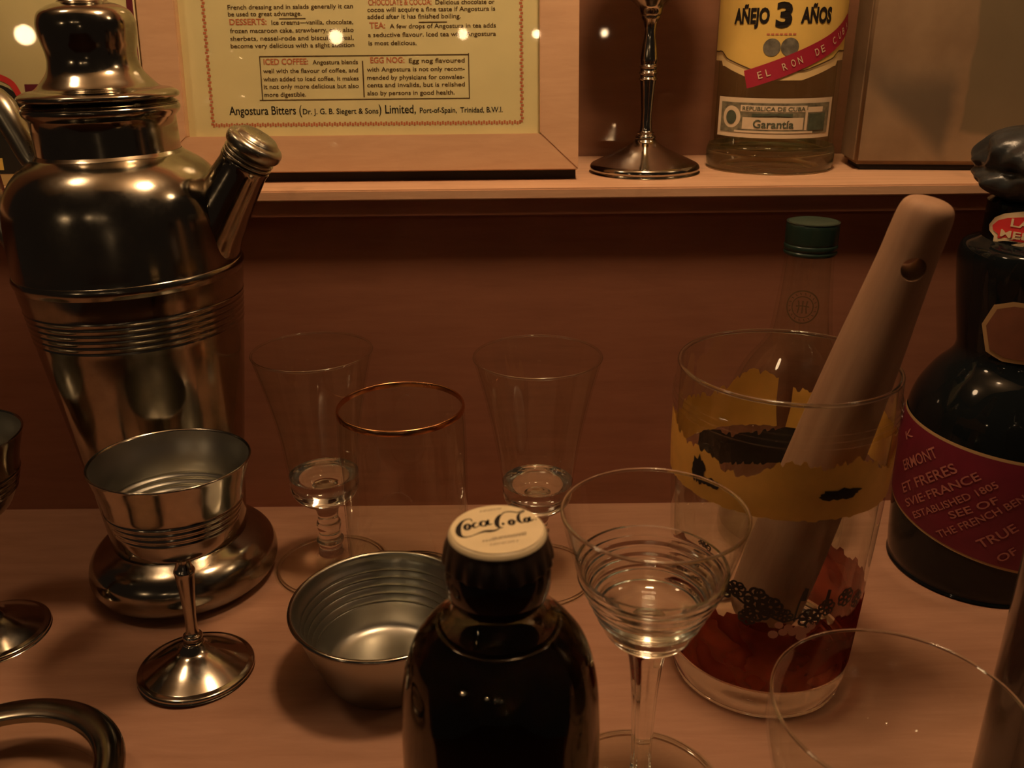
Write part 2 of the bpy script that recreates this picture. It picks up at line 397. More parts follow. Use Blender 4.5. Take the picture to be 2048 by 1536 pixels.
# ------------------------------------------------------------------ metal goblets
def goblet(label, loc, rot=(0, 0, 0)):
    t = thing('cocktail_goblet', label, 'goblet', loc, rot, 'small silver cocktail goblets on the counter')
    foot = sm([(0, .0006), (.0225, .0), (.0242, .0006), (.0246, .0016), (.0240, .0024), (.0222, .0030), (.0214, .0034), (.0160, .0066), (.0110, .0092), (.0070, .0112), (.0045, .0140), (.0045, .0140), (.0038, .0148), (.0, .0150)], 5)
    add_lathe('foot', foot, M['silver'], t)
    stem = sm([(0, .0148), (.0032, .0150), (.0042, .0165), (.0040, .0180), (.0027, .0195), (.0024, .026), (.0030, .036), (.0040, .047), (.0044, .0495), (.0036, .0515), (.0030, .0545), (.0034, .0575), (.0060, .0595), (0, .0600)], 5)
    add_lathe('stem', stem, M['silver'], t, 48)
    out = [(0, .0594), (.0075, .0598), (.0150, .0620), (.0200, .0660), (.0236, .0722)]
    z = .0735
    for k in range(4): out += [(.0243+.0008*k, z), (.0247+.0008*k, z+.0008), (.0244+.0008*k, z+.0020)]; z += .0028
    out += [(.0280, .0900), (.0300, .0965), (.0311, .1000), (.0314, .1008), (.0311, .1013), (.0306, .1010)]
    cut = len(out)
    out += [(.0303, .1006), (.0294, .0965), (.0272, .0900)]
    z = .0735+3*.0028
    for k in (3, 2, 1, 0): out += [(.0237+.0008*k, z+.0020), (.0240+.0008*k, z+.0008), (.0235+.0008*k, z)]; z -= .0028
    out += [(.0226, .0716), (.0194, .0670), (.0150, .0642), (.0075, .0624), (0, .0622)]
    cup = add_lathe('cup', sm(out[:cut+1], 3), M['silver'], t, 112, angle=60)
    ln = add_lathe('lining', sm(out[cut:], 3), M['silver_grey'], cup, 112, angle=60); ln['label'] = 'dull grey inside of the cup'
    return t
goblet('silver footed goblet standing in front of the cocktail shaker', (-.1394, .3165, .0004), (math.radians(-2.0), math.radians(1.2), 0))
goblet('silver goblet at the left edge of the photo, only its foot and rim end showing', (-.2427, .343, 0))

def shelf_goblet():
    t = thing('tall_goblet', 'tall silver goblet with slender turned stem, on the shelf beside the picture frame', 'goblet', (.0737, .4968, SZ))
    S = M['silver']
    add_lathe('foot', sm([(0, .0004), (.0275, 0), (.0292, .0010), (.0298, .0024), (.0290, .0042), (.0265, .0056), (.0180, .0095), (.0110, .0128), (.0066, .0158), (.0050, .0175), (0, .0176)], 5), S, t)
    add_lathe('stem', sm([(0, .0172), (.0050, .0174), (.0054, .0188), (.0044, .0198), (.0046, .0208), (.0034, .0220), (.0030, .030), (.0038, .042), (.0044, .0475), (.0044, .0475), (.0050, .0482), (.0044, .0490), (.0044, .0502), (.0051, .0512), (.0044, .0522), (.0044, .0534), (.0050, .0544), (.0042, .0554), (.0046, .058), (.0040, .064), (.0030, .070), (.0034, .075), (.0050, .0790), (0, .0794)], 4), S, t, 48)
    add_lathe('cup', sm([(0, .0788), (.0050, .0788), (.0068, .0830), (.0120, .0875), (.0190, .0945), (.0240, .1050), (.0275, .1200), (.0300, .1400), (.0306, .1406), (.0300, .1412), (.0268, .1200), (.0232, .1055), (.0180, .0955), (.0100, .0890), (0, .0880)], 5), S, t)
shelf_goblet()

def sherbet():
    t = thing('metal_bowl', 'wide grey metal bowl with ringed inside, behind the cola bottle', 'bowl', (-.0555, .3135, 0))
    out = [(0, .0008), (.0210, .0004), (.0240, .0012), (.0260, .0040), (.0290, .0110), (.0322, .0190), (.0350, .0270), (.0368, .0335)]
    out += [(.0376, .0352), (.0385, .0358), (.0388, .0365), (.0382, .0371), (.0371, .0366), (.0362, .0335)]
    z = .0290
    rr = lambda z: .0246+(.0358-.0246)*((z-.005)/(.0335-.005))**.85
    for k in range(5): out += [(rr(z)-.0002, z+.0014), (rr(z)+.0003, z+.0008), (rr(z)-.0002, z+.0002)]; z -= .0034
    out += [(.0272, .0100), (.0248, .0060), (.0205, .0042), (.012, .0036), (0, .0034)]
    add_lathe('bowl', sm(out, 3), M['silver_grey'], t, 128, angle=60)
    add_lathe('rim', ring_tube(.0383, .0009, .0364), M['silver'], t, 128)
sherbet()

# ------------------------------------------------------------------ clear glasses
G, W = M['glass'], M['thin_glass']
def wall(name, outer, inner, parent, n=112):
    """thin glass wall between an outer and an inner profile (both bottom to top), closed at the foot, with a rounded rim bead"""
    o = add_lathe(name, outer+inner[::-1]+[outer[0]], W, parent, n, angle=60)
    return o
def bead(parent, r, z, t, name='rim'):
    add_lathe(name, ring_tube(r, t, z), G, parent, 128)
def glass_foot(t, R, h, rs):
    add_lathe('foot', sm([(0, .0002), (R-.0008, .0002), (R, .0009), (R-.0009, .0016), (R*.5, .0030), (rs*1.35, .0056), (rs, .0080), (0, .0082)], 4), W, t)
    o = t.children[-1]; bead(o, R-.0008, .0010, .0008, 'foot_edge')
def wine_glass(label, loc, H, R, rot=(0, 0, 0)):
    t = thing('wine_glass', label, 'glass', loc, rot, 'two clear footed wine glasses by the back wall')
    glass_foot(t, .0284, .0082, .0060)
    stem = sm([(0, .0081), (.0060, .0081), (.0062, .011), (.0056, .013), (.0066, .0150), (.0070, .0168), (.0060, .0185), (.0054, .021), (.0062, .0250), (.0060, .0270), (.0052, .0290), (.0056, .0335), (.0068, .0384), (0, .0386)], 4)
    add_lathe('stem', stem, G, t, 48)
    k = R/.0300
    o = sm([(.0172, .0545), (.0179, .0600), (.0205*k, .0764), (.0246*k, .0974), (.0300*k, H)], 6)
    i = sm([(.0160, .0545), (.0168, .0600), (.0195*k, .0764), (.0237*k, .0974), (.0291*k, H)], 6)
    bw = wall('bowl', o, i, t)
    add_lathe('bowl_base', sm([(0, .0385), (.0066, .0385), (.0066, .0385)]+[(.0066+.0106*math.sin(k*PI/16), .0497-.0112*math.cos(k*PI/16)) for k in range(1, 9)]+[(.0172, .0544), (.0172, .0544), (.0160, .0544), (.0160, .0544), (.0140, .0534), (.008, .0530), (0, .0530)], 4), G, bw)
    bead(bw, .02955*k, H, .00055)
wine_glass('clear stemmed wine glass directly right of the silver shaker', (-.0945, .397, 0), .1190, .0285)
wine_glass('clear stemmed wine glass behind the cola bottle cap, left of the smaller ringed cocktail glass', (.0120, .387, 0), .1190, .0300)

def tumbler():
    t = thing('tumbler', 'straight clear tumbler with a copper gilt rim, between the two wine glasses', 'tumbler', (-.0505, .370, 0))
    o = sm([(.0283, .0080), (.0287, .030), (.0290, .055), (.0293, .081), (.0288, .1012)], 4)
    i = sm([(.0273, .0080), (.0278, .030), (.0281, .055), (.0284, .081), (.0279, .1012)], 4)
    bw = wall('glass_body', o, i, t)
    add_lathe('base', sm([(0, .0006), (.0256, .0004), (.0274, .0016), (.0281, .0050), (.0283, .0079), (.0283, .0079), (.0272, .0079), (.0240, .0074), (0, .0074)], 4), G, t)
    add_lathe('gilt_rim', sm([(.0279, .1000), (.0278, .1020), (.0283, .1026), (.0289, .1020), (.0290, .1000), (.0279, .1000)], 3), M['gold'], t)
tumbler()

def cocktail_glass():
    t = thing('cocktail_glass', 'clear stemmed cocktail glass with ringed bowl, right of the cola bottle', 'glass', (.0446, .2453, 0))
    glass_foot(t, .0310, .0072, .0042)
    def facet(a, r, z): return r*(1+.07*math.cos(6*a)) if .010 < z < .066 else r
    add_lathe('stem', sm([(0, .0081), (.0042, .0081), (.0036, .0140), (.0035, .0256), (.0042, .045), (.0052, .058), (.0062, .0650), (.0062, .0686), (0, .0690)], 4), G, t, 48, wob=facet, angle=25)
    o = [(.0064, .0686), (.0064, .0686), (.0096, .0693), (.0124, .0710), (.0146, .0736), (.0160, .0765)]
    z = .0785; rr = .0168
    for k in range(5): o += [(rr+.0002, z), (rr+.0009, z+.0014), (rr+.0008, z+.0028)]; z += .0036; rr += .0016
    o += [(.0248, .0985)]
    i = [(.0237, .0985), (.0215, .0930), (.0182, .0850), (.0140, .0806), (.0080, .0792), (0, .0790)]
    bw = wall('bowl', sm([(.0248, .0986), (.0276, .1090), (.0292, .1160), (.0297, .1180)], 5), sm([(.0238, .0986), (.0266, .1090), (.0282, .1160), (.0287, .1180)], 5), t)
    add_lathe('ringed_base', [(0, .0688)]+sm(o, 4)+sm(i, 4), G, bw, 112, angle=60)
    bead(bw, .0292, .1180, .0006)
cocktail_glass()

def coupe():
    t = thing('coupe_glass', 'large thin clear coupe glass in the lower right corner', 'glass', (.1122, .2060, 0))
    glass_foot(t, .0290, .0072, .0040)
    add_lathe('stem', sm([(0, .0081), (.0040, .0081), (.0034, .014), (.0036, .022), (.0062, .0272), (0, .0274)], 4), G, t, 40)
    o = sm([(0, .0272), (.0060, .0273), (.0150, .0292), (.0255, .0350), (.0325, .0450), (.0357, .0570), (.0368, .0660), (.0364, .0745)], 5)
    i = sm([(0, .0296), (.0145, .0308), (.0246, .0362), (.0316, .0456), (.0349, .0570), (.0360, .0660), (.0356, .0745)], 5)
    add_lathe('bowl', o+i[::-1], W, t, 128, angle=60)
    bead(t.children[-1], .0360, .0745, .0005)
coupe()

# ------------------------------------------------------------------ mixing glass and muddler
MX, MY = .1055, .318
def mixing_glass():
    t = thing('mixing_glass', 'large clear mixing glass with yellow band and black vine print, holding a wooden muddler', 'mixing glass', (MX, MY, 0))
    R = lambda z: .0362+(.0420-.0362)*min(1, max(0, z)/.105)**.8
    o = [(.0335, .0006), (.0350, .0012), (.0358, .0030), (R(.008), .008), (R(.03), .03), (R(.06), .06), (R(.09), .09), (R(.114), .114), (.0421, .1215)]
    for zz in (.1235, .1262, .1289): o += [(.0421, zz), (.0428, zz+.0009), (.0421, zz+.0020)]
    o += [(.0417, .134), (.0415, .1398)]
    i = [(.0399, .1398), (.0401, .130), (.0402, .115), (.0395, .09), (.0383, .06), (.0367, .03), (.0345, .0180), (.030, .0142), (0, .0136)]
    ow = sm([(R(.0145), .0145)]+[q for q in o if q[1] > .0146], 4); iw = sm([(.0341, .0145)]+[q for q in i[::-1] if q[1] > .0185], 4)
    wall('glass_body', ow, iw, t, 128)
    bead(t.children[-1], .0407, .1398, .0008)
    add_lathe('base', sm([(0, .0014), (.0325, .0006), (.0345, .0012), (.0356, .0032), (R(.008), .008), (R(.0144), .0144), (R(.0144), .0144), (.0341, .0144), (.0330, .0140), (.025, .0136), (0, .0136)], 4), G, t, 128)
    f = math.atan2(-MY, -MX)           # azimuth that faces the viewer
    rnd = random.Random(3)
    nz = [rnd.uniform(-1, 1) for _ in range(400)]
    def top(u): return .1155+.0016*nz[int((u+.2)*700) % 400]+.0035*math.sin(u*90)+.002*math.sin(u*210+1)
    def low(u): return .0955+.0004*nz[int((u+.2)*500+77) % 400]
    mb = MB(); C = 2*PI*.041
    sheet(mb, -C/2, C/2, low, top, 260, 4)
    mb.map(wrap(R, f, .00025)).build('yellow_band', M['yellow'], t, True)
    # black silhouettes over the band
    mb = MB()
    sheet(mb, C/2-.036, C/2+.040, lambda u: .0770+.0010*nz[int((u+.2)*900) % 400], lambda u: .0935+.0014*nz[int((u+.2)*600) % 400]-.003*math.sin(u*140), 90, 4)
    mb.map(wrap(R, f, .00045)).build('dark_band', M['black_print'], t, True)
    mb = MB()
    def blot(u, v, ru, rv): fan(mb, [(u+ru*(1+.22*nz[k*7 % 399])*math.cos(2*PI*k/26), v+rv*(1+.3*nz[k*11 % 397])*math.sin(2*PI*k/26)) for k in range(26)], u, v)
    blot(-.0300, .1065, .0035, .0055); blot(-.0240, .1035, .0055, .0018); blot(.0235, .1060, .0085, .0022)
    mb.map(wrap(R, f, .00045)).build('black_figures', M['black_print'], t)
    # lower vine and flowers
    mb = MB()
    def bloom(u, v, r):
        for q in range(7):
            a = q*2*PI/7+.3*rnd.random(); x, y = u+r*.62*math.cos(a), v+r*.62*math.sin(a)
            pts = [(x+r*.36*math.cos(b), y+r*.36*math.sin(b), r*.24) for b in [j*PI/4 for j in range(9)]]
            stroke(mb, pts, 2)
    fl = [(-.0245, .0720, .0030), (-.0225, .0640, .0036), (-.0225, .0520, .0042), (-.0150, .0600, .0040), (-.0095, .0620, .0036), (-.0020, .0600, .0046), (-.0010, .0545, .0048), (.0035, .0570, .0044), (-.0045, .0505, .0034), (.0090, .0535, .0030), (.0185, .0520, .0044), (.0250, .056, .0036), (-.033, .060, .004), (-.040, .055, .0036), (.034, .058, .004), (.042, .0535, .0036)]
    for q in fl: bloom(*q)
    stroke(mb, [(-.0245, .075, .0009), (-.0235, .064, .0012), (-.0240, .056, .0012), (-.0190, .0585, .0012), (-.012, .060, .0012), (-.006, .0565, .001), (0, .055, .0012), (.008, .051, .0008), (.014, .0525, .0008), (.0185, .052, .0008)])
    stroke(mb, [(.0125, .0510, .0007), (.0135, .0585, .0007), (.0150, .0650, .0007)]); stroke(mb, [(.0238, .054, .0007), (.0245, .060, .0007), (.0250, .064, .0007)])
    mb.add([(.0138, .0605, 0), (.0152, .0665, 0), (.0168, .0660, 0), (.0160, .0605, 0)], [(0, 1, 2, 3)]); mb.add([(.0238, .059, 0), (.0246, .0645, 0), (.0260, .064, 0), (.0256, .059, 0)], [(0, 1, 2, 3)])
    mb.map(wrap(R, f, .0004)).build('vine_print', M['black_print'], t)
    mb = MB()
    for k in range(9):
        u = .0055+.0022*k*.8; disc(mb, u, .046+.003*nz[k+9], .0016+.0006*abs(nz[k]), 9)
    mb.map(wrap(R, f, .0004)).build('pink_flowers', M['pinkprint'], t)
    mb = MB(); sheet(mb, -C*.30, C*.42, .0155, lambda u: .0485+.002*nz[int((u+.2)*300) % 400], 160, 4)
    mb.map(wrap(R, f, .0002)).build('red_band', M['red_film'], t, True)
mixing_glass()

def muddler():
    B = Vector((.1095, .3235, .0305)); P = Vector((.1305, .3100, .141))
    d = (P-B).normalized(); 
    t = thing('muddler', 'pale wooden muddler with a hole near its rounded end, leaning in the mixing glass', 'muddler', B)
    t.rotation_euler = d.to_track_quat('Z', 'Y').to_euler()
    L = .1835
    bm = bmesh.new()
    V, F = lathe(sm([(0, -.0140), (.006, -.0136), (.0115, -.0105), (.0148, -.004), (.0155, .004), (.0154, .03), (.0140, .08), (.0124, .115), (.0108, .14), (.0098, .157), (.0096, .166), (.0092, .1735), (.0080, .1770), (.0052, .1786), (0, .1790)], 5), 64)
    o = link_mesh('wooden_rod', V, F, M['muddler'], t)
    # hole through the grip: boolean with a cylinder aimed at the viewer
    Rm = t.rotation_euler.to_matrix()
    hp = Rm.inverted() @ (Vector((0, 0, .26))-Vector((.13, .303, .19)))
    hd = Vector((hp.x+.006*0, hp.y, 0)).normalized()
    side = Vector((-hd.y, hd.x, 0))
    c = Vector((0, 0, .1565))+side*.0012
    bmc = bmesh.new(); bmesh.ops.create_cone(bmc, cap_ends=True, segments=28, radius1=.0042, radius2=.0042, depth=.06)
    q = (hd+side*.22).normalized().to_track_quat('Z', 'Y').to_matrix().to_4x4()
    for v in bmc.verts: v.co = Matrix.Translation(c) @ q @ v.co
    me = bpy.data.meshes.new('cut'); bmc.to_mesh(me); bmc.free(); co = bpy.data.objects.new('cut', me); COL.objects.link(co)
    co.parent = t
    md = o.modifiers.new('hole', 'BOOLEAN'); md.operation = 'DIFFERENCE'; md.object = co; md.solver = 'EXACT'
    bpy.context.view_layer.update()
    nm = bpy.data.meshes.new_from_object(o.evaluated_get(bpy.context.evaluated_depsgraph_get()))
    o.modifiers.clear(); o.data = nm; bpy.data.objects.remove(co)
    nm.polygons.foreach_set('use_smooth', [True]*len(nm.polygons)); nm.set_sharp_from_angle(angle=math.radians(35))
muddler()

# ------------------------------------------------------------------ cola bottle
def cola_bottle():
    t = thing('soda_bottle', 'small dark cola bottle with cream crown cap, front centre', 'bottle', (-.00437, .2080, .03744))
    t.scale = (.856, .856, .856)
    o = sm([(0, -.0432), (.026, -.0437), (.0310, -.0424), (.0338, -.037), (.0344, -.028), (.0344, .000), (.0343, .030), (.0338, .045), (.0326, .0575), (.0296, .0685), (.0245, .0762), (.0195, .0812), (.0164, .0850), (.0151, .0880), (.0151, .0905)], 5)
    i = sm([(.0136, .0905), (.0136, .0880), (.0150, .0845), (.0180, .0800), (.0232, .0746), (.0282, .0672), (.0311, .0565), (.0324, .045), (.0330, .030), (.0331, .000), (.0331, -.028), (.0322, -.035), (.0290, -.0395), (0, -.0400)], 5)
    add_lathe('glass_body', o+i, M['cola_glass'], t, 112, angle=60)
    liq = sm([(0, -.0392), (.0290, -.0400), (.0318, -.0380), (.0331, -.0345), (.0337, -.028), (.0337, .000), (.0336, .030), (.0331, .045), (.0319, .0575), (.0289, .0683), (.0238, .0758), (.0204, .0794)], 5)
    c = add_lathe('cola', liq+[(.0190, .0797), (.006, .0796), (0, .0796)], M['cola'], t, 96)
    V, F = lathe([(.0198, .0796), (.0200, .0799), (.0196, .0803), (.0178, .0806), (.0170, .0803), (.0186, .0798)], 96)
    F = [q for q in F if min(V[j][1] for j in q) > .004]   # shows only along the far side
    m = link_mesh('cola_edge', V, F, M['cola_red'], c); m['label'] = 'reddish thin edge of the cola'
    add_lathe('lip', sm([(.0138, .0888), (.0152, .0890), (.0166, .0925), (.0172, .0965), (.0170, .1005), (.0160, .1040), (.0138, .1046), (.0138, .0888)], 4), M['lip'], t)
    # crown cap
    cap = thing_part('crown_cap', t)
    def flute(a, r, z):
        k = min(1, max(0, (.1118-z)/.006)); return r*(1+.022*k*math.cos(21*a))
    add_lathe('skirt', sm([(.0150, .1030), (.0172, .1032), (.0176, .1040), (.0170, .1075), (.0160, .1108), (.0154, .1124), (.0120, .1128), (0, .1128)], 5), M['cap_skirt'], cap, 252, wob=flute)
    top = add_lathe('cap_top', sm([(.0158, .1112), (.0157, .1122), (.0150, .1134), (.0140, .1139), (.0134, .1140), (0, .1140)], 5), M['cap_top'], cap)
    # script lettering traced as pen strokes; px -> cap plane
    k = .0150
    def q(pts, w=1.): return [((x-935)/615*k, -(y-525)/330*k, ww*1.85/615*k*w) for x, y, ww in pts]
    mb = MB()
    S = [[(600, 435, 8), (592, 408, 10), (560, 396, 12), (515, 408, 14), (470, 440, 22), (438, 500, 34), (436, 565, 40), (468, 620, 30), (530, 638, 16), (610, 624, 10), (690, 592, 12), (770, 566, 22), (840, 562, 30), (900, 556, 20), (950, 534, 12), (985, 514, 8)],
         [(1000, 335, 8), (965, 352, 22), (935, 400, 34), (926, 450, 36), (942, 500, 26), (985, 518, 12), (1010, 512, 8)],
         [(985, 340, 8), (1030, 308, 12), (1110, 300, 14), (1190, 312, 14), (1240, 300, 14), (1275, 285, 12), (1285, 300, 10), (1255, 315, 10), (1218, 335, 16), (1206, 385, 26), (1222, 435, 24), (1258, 456, 14), (1290, 440, 8)]]
    def loop(cx, cy, rx, ry, w):
        S.append([(cx+rx*math.cos(a), cy+ry*math.sin(a), w*(.55+.6*abs(math.cos(a)))) for a in [j*PI/5 for j in range(11)]])
    loop(548, 505, 32, 38, 22)
    S.append([(668, 455, 10), (640, 450, 14), (618, 485, 22), (640, 515, 16), (685, 500, 8)])
    loop(755, 462, 42, 34, 20); S.append([(815, 408, 14), (806, 450, 26), (828, 478, 16), (870, 462, 8)])
    S.append([(585, 492, 8), (625, 478, 8)]); S.append([(685, 500, 8), (715, 480, 8)])
    S.append([(1000, 452, 10), (1012, 470, 22), (1000, 482, 10)]); loop(1120, 448, 30, 34, 22); S.append([(1150, 440, 8), (1208, 425, 8)])
    loop(1318, 418, 28, 30, 20); S.append([(1358, 372, 14), (1356, 412, 22), (1376, 432, 14), (1412, 405, 8)]); S.append([(1430, 412, 16), (1446, 410, 16)])
    for s in S: stroke(mb, q(s), 4)
    mb.map(lambda x, y, z: (x, y, .11405)).build('lettering', M['inkblack'], top)
    mb = MB(); rn = random.Random(5)
    for row, (x0, x1, y0, y1, n) in enumerate([(700, 960, 292, 255, 8), (760, 1290, 690, 610, 15), (850, 1180, 735, 690, 10), (880, 1290, 655, 590, 12)]):
        for j in range(n):
            f = j/(n-1); x, y = x0+(x1-x0)*f, y0+(y1-y0)*f
            stroke(mb, q([(x, y+16, 8), (x+rn.uniform(-8, 12), y, 10), (x+rn.uniform(5, 22), y-14, 8), (x+rn.uniform(8, 26), y+10, 7)]), 3)
    mb.map(lambda x, y, z: (x, y, .11403)).build('faded_print', M['faded'], top)
def thing_part(name, parent):
    o = bpy.data.objects.new(name, None); COL.objects.link(o); o.parent = parent; return o
cola_bottle()

# ------------------------------------------------------------------ bottle with green cap
def green_bottle():
    t = thing('glass_bottle', 'clear bottle with dark green screw cap, behind the mixing glass', 'bottle', (.1445, .422, 0))
    o = sm([(0, .0010), (.026, .0006), (.0310, .0018), (.0325, .006), (.0325, .02), (.0325, .075), (.0310, .088), (.0255, .1005), (.0185, .1105), (.0152, .118), (.0136, .131), (.0120, .148), (.0114, .162)], 4)
    i = sm([(.0100, .162), (.0106, .148), (.0118, .131), (.0134, .118), (.0166, .1105), (.0236, .1000), (.0290, .087), (.0304, .075), (.0304, .02), (.0296, .009), (0, .008)], 4)
    add_lathe('glass_body', o+i, W, t, angle=60)
    c = add_lathe('cap', sm([(.0112, .1575), (.0122, .1578), (.0125, .1590), (.0120, .1600), (.0125, .1608), (.0125, .1622), (.0121, .1630), (.0123, .1640), (.0124, .1708), (.0120, .1728), (.0114, .1732), (0, .1728)], 4), M['greencap'], t)
    add_lathe('cap_face', [(.0114, .1733), (.0108, .17335), (0, .1731)], M['greencap_top'], c)
    # embossed round seal on the neck
    f = math.atan2(-.422, -.1445); Rn = lambda v: .0118+.0036*max(0, min(1, (.152-v)/.034))
    mb = MB(); cx, cv = -.0005, .1345
    for r, w in ((.0074, .0007), (.0048, .0005)):
        stroke(mb, [(cx+r*math.cos(a), cv+r*1.05*math.sin(a), w) for a in [j*PI/12 for j in range(25)]], 2)
    for a in [j*PI/9 for j in range(18)]:
        stroke(mb, [(cx+.0056*math.cos(a), cv+.0058*math.sin(a), .0004), (cx+.0067*math.cos(a+.06), cv+.0069*math.sin(a+.06), .0004)], 2)
    for x in (-.002, 0, .002): stroke(mb, [(cx+x, cv-.003, .0007), (cx+x*.8, cv, .0006), (cx+x, cv+.003, .0007)], 3)
    stroke(mb, [(cx-.003, cv+.0002, .0006), (cx, cv+.0006, .0006), (cx+.003, cv+.0002, .0006)], 3)
    m = mb.map(wrap(Rn, f, .0004)).build('embossed_seal', M['ink'], t); m['label'] = 'round embossed seal on the neck'
green_bottle()

# ------------------------------------------------------------------ black liqueur bottle
BX, BY = .2385, .395
def liqueur():
    t = thing('liqueur_bottle', 'black round-shouldered liqueur bottle with burgundy label, at the right', 'bottle', (BX, BY, 0))
    prof = [(0, .001), (.038, .0004), (.0410, .003), (.0422, .010), (.0433, .030), (.0441, .050), (.0445, .068), (.0436, .081), (.0408, .0935), (.0345, .1050), (.0285, .1120), (.0264, .1172), (.0272, .1240), (.0300, .1400), (.0322, .1550), (.0326, .1620), (.0312, .1668), (.0255, .1695), (.0222, .1720), (.0190, .1790), (.0175, .1830), (0, .1835)]
    add_lathe('glass_body', sm(prof, 5), M['black_glass'], t, 128)
    rn = random.Random(11); ph = [rn.uniform(0, 6.28) for _ in range(6)]
    def crumple(a, r, z): return r*(1+.05*math.sin(5*a+ph[0]+z*300)+.035*math.sin(9*a+ph[1])+.02*math.sin(17*a+ph[2]-z*500))
    add_lathe('stopper', sm([(.0172, .1868), (.0190, .1872), (.0235, .1890), (.0300, .1935), (.0318, .1975), (.0296, .2005), (.0318, .2040), (.0304, .2110), (.0262, .2155), (.0150, .2180), (0, .2185)], 5), M['foil'], t, 96, wob=crumple)
    f = math.atan2(-BY, -BX)
    R = lambda v: .0424+.0021*min(1, max(0, v)/.066)-(.0007 if v > .074 else 0)*(v-.074)/.006
    low = lambda u: .0265-.19*max(-.06, min(.02, u)); top = lambda u: .0782-.08*max(-.06, min(.03, u))
    mb = MB(); sheet(mb, -.064, .064, lambda u: low(u)-.0014, lambda u: top(u)+.0014, 64, 6); g = mb.map(wrap(R, f, .0002)).build('label_border', M['gold_line'], t, True)
    mb = MB(); sheet(mb, -.063, .063, low, top, 64, 6); lab = mb.map(wrap(R, f, .0004)).build('label', M['burgundy'], t, True)
    mb = MB()
    for q, a0, a1, h in [('K', (-.0456, .0705), (-.0400, .0750), .0040), ('ERMONT', (-.0425, .0550), (-.0231, .0718), .0052), ('ET FRERES', (-.0403, .0435), (-.0129, .0682), .0048), ('SVIE·FRANCE', (-.0361, .0377), (-.0030, .0679), .0040), ('ESTABLISHED 1805', (-.0299, .0346), (.0045, .0658), .0034), ('SEE OF', (-.0121, .0434), (.0060, .0580), .0036), ('THE FRENCH BEN', (-.0155, .0312), (.0165, .0610), .0036), ('TRUE', (.0025, .0325), (.0160, .0450), .0046), ('OF', (.0114, .0268), (.0180, .0330), .0040)]:
        L = math.hypot(a1[0]-a0[0], a1[1]-a0[1])
        put_text(mb, q, a0[0], a0[0]+L, a0[1], h, .015, math.atan2(a1[1]-a0[1], a1[0]-a0[0]))
    mb.map(wrap(R, f, .0007)).build('label_lettering', M['faded_gold'], lab)
    # eight-sided label on the waist
    Rw = lambda v: .0262+.0066*max(0, min(1, (v-.117)/.042))
    mb = MB(); o8 = [(-.0165, .134), (-.0125, .1445), (-.005, .1475), (.006, .1475), (.0130, .1445), (.0165, .134), (.0125, .1215), (.005, .1185), (-.005, .1185), (-.0125, .1215)]
    def poly_sheet(o, c, ring=4):
        V = [(*c, 0)]; F = []; n = len(o)
        P = []
        for i in range(n):
            a, b = o[i], o[(i+1) % n]
            for k in range(4): P.append((a[0]+(b[0]-a[0])*k/4, a[1]+(b[1]-a[1])*k/4))
        n = len(P)
        for j in range(1, ring+1):
            for p in P: V.append((c[0]+(p[0]-c[0])*j/ring, c[1]+(p[1]-c[1])*j/ring, 0))
        for i in range(n): F.append((0, 1+i, 1+(i+1) % n))
        for j in range(ring-1):
            for i in range(n): a = 1+j*n; F.append((a+i, a+n+i, a+n+(i+1) % n, a+(i+1) % n))
        return V, F
    mb.add(*poly_sheet(o8, (0, .133))); mb.map(wrap(Rw, f, .0004)).build('waist_label_border', M['gold_line'], t, True)
    mb = MB(); mb.add(*poly_sheet([(x*.86, .133+(y-.133)*.86) for x, y in o8], (0, .133))); mb.map(wrap(Rw, f, .0007)).build('waist_label', M['brownlabel'], t, True)
    # neck sticker: red with cream edge; stands round the collar
    Rn = .0246
    add_lathe('collar', [(.0236, .1668), (.0243, .1672), (.0243, .1862), (.0215, .1872), (.018, .1874)], M['black_glass'], t)
    out = [(-.0225, .1672), (-.0225, .1690), (-.0262, .1704), (-.0272, .1722), (-.0240, .1752), (-.0190, .1772), (-.0100, .1790), (.0100, .1790), (.0190, .1772), (.0240, .1752), (.0272, .1722), (.0262, .1704), (.0225, .1690), (.0225, .1672)]
    a0 = f+.10; out = [(x, .1700+(y-.1672)*1.30) for x, y in out]
    mb = MB(); mb.add(*poly_sheet(out, (0, .1772))); mb.map(wrap(Rn, a0, .0002)).build('neck_label_border', M['cream'], t, True)
    mb = MB(); mb.add(*poly_sheet([(x*.90, .1772+(y-.1772)*.72) for x, y in out], (0, .1772))); nl = mb.map(wrap(Rn, a0, .0004)).build('neck_label', M['red'], t, True)
    mb = MB(); put_text(mb, 'LA F', -.0150, -.0010, .1782, .0034, .02); put_text(mb, 'MEDI', -.0190, -.0030, .1732, .0030, .02)
    mb.map(wrap(Rn, a0, .0006)).build('neck_lettering', M['cream'], nl)
liqueur()

def edge_bottle():
    t = thing('dark_bottle', 'dark brown bottle cut off by the right edge, beside the coupe glass', 'bottle', (.1945, .230, 0))
    add_lathe('glass_body', sm([(0, .001), (.030, .0006), (.0335, .004), (.034, .012), (.034, .09), (.0345, .112), (.0325, .128), (.026, .142), (.018, .152), (.0140, .162), (.0125, .185), (.0125, .196), (0, .197)], 5), M['brown_glass'], t)
    add_lathe('cap', sm([(.0128, .192), (.0145, .193), (.0145, .210), (.013, .2115), (0, .2118)], 4), M['black_glass'], t)
edge_bottle()

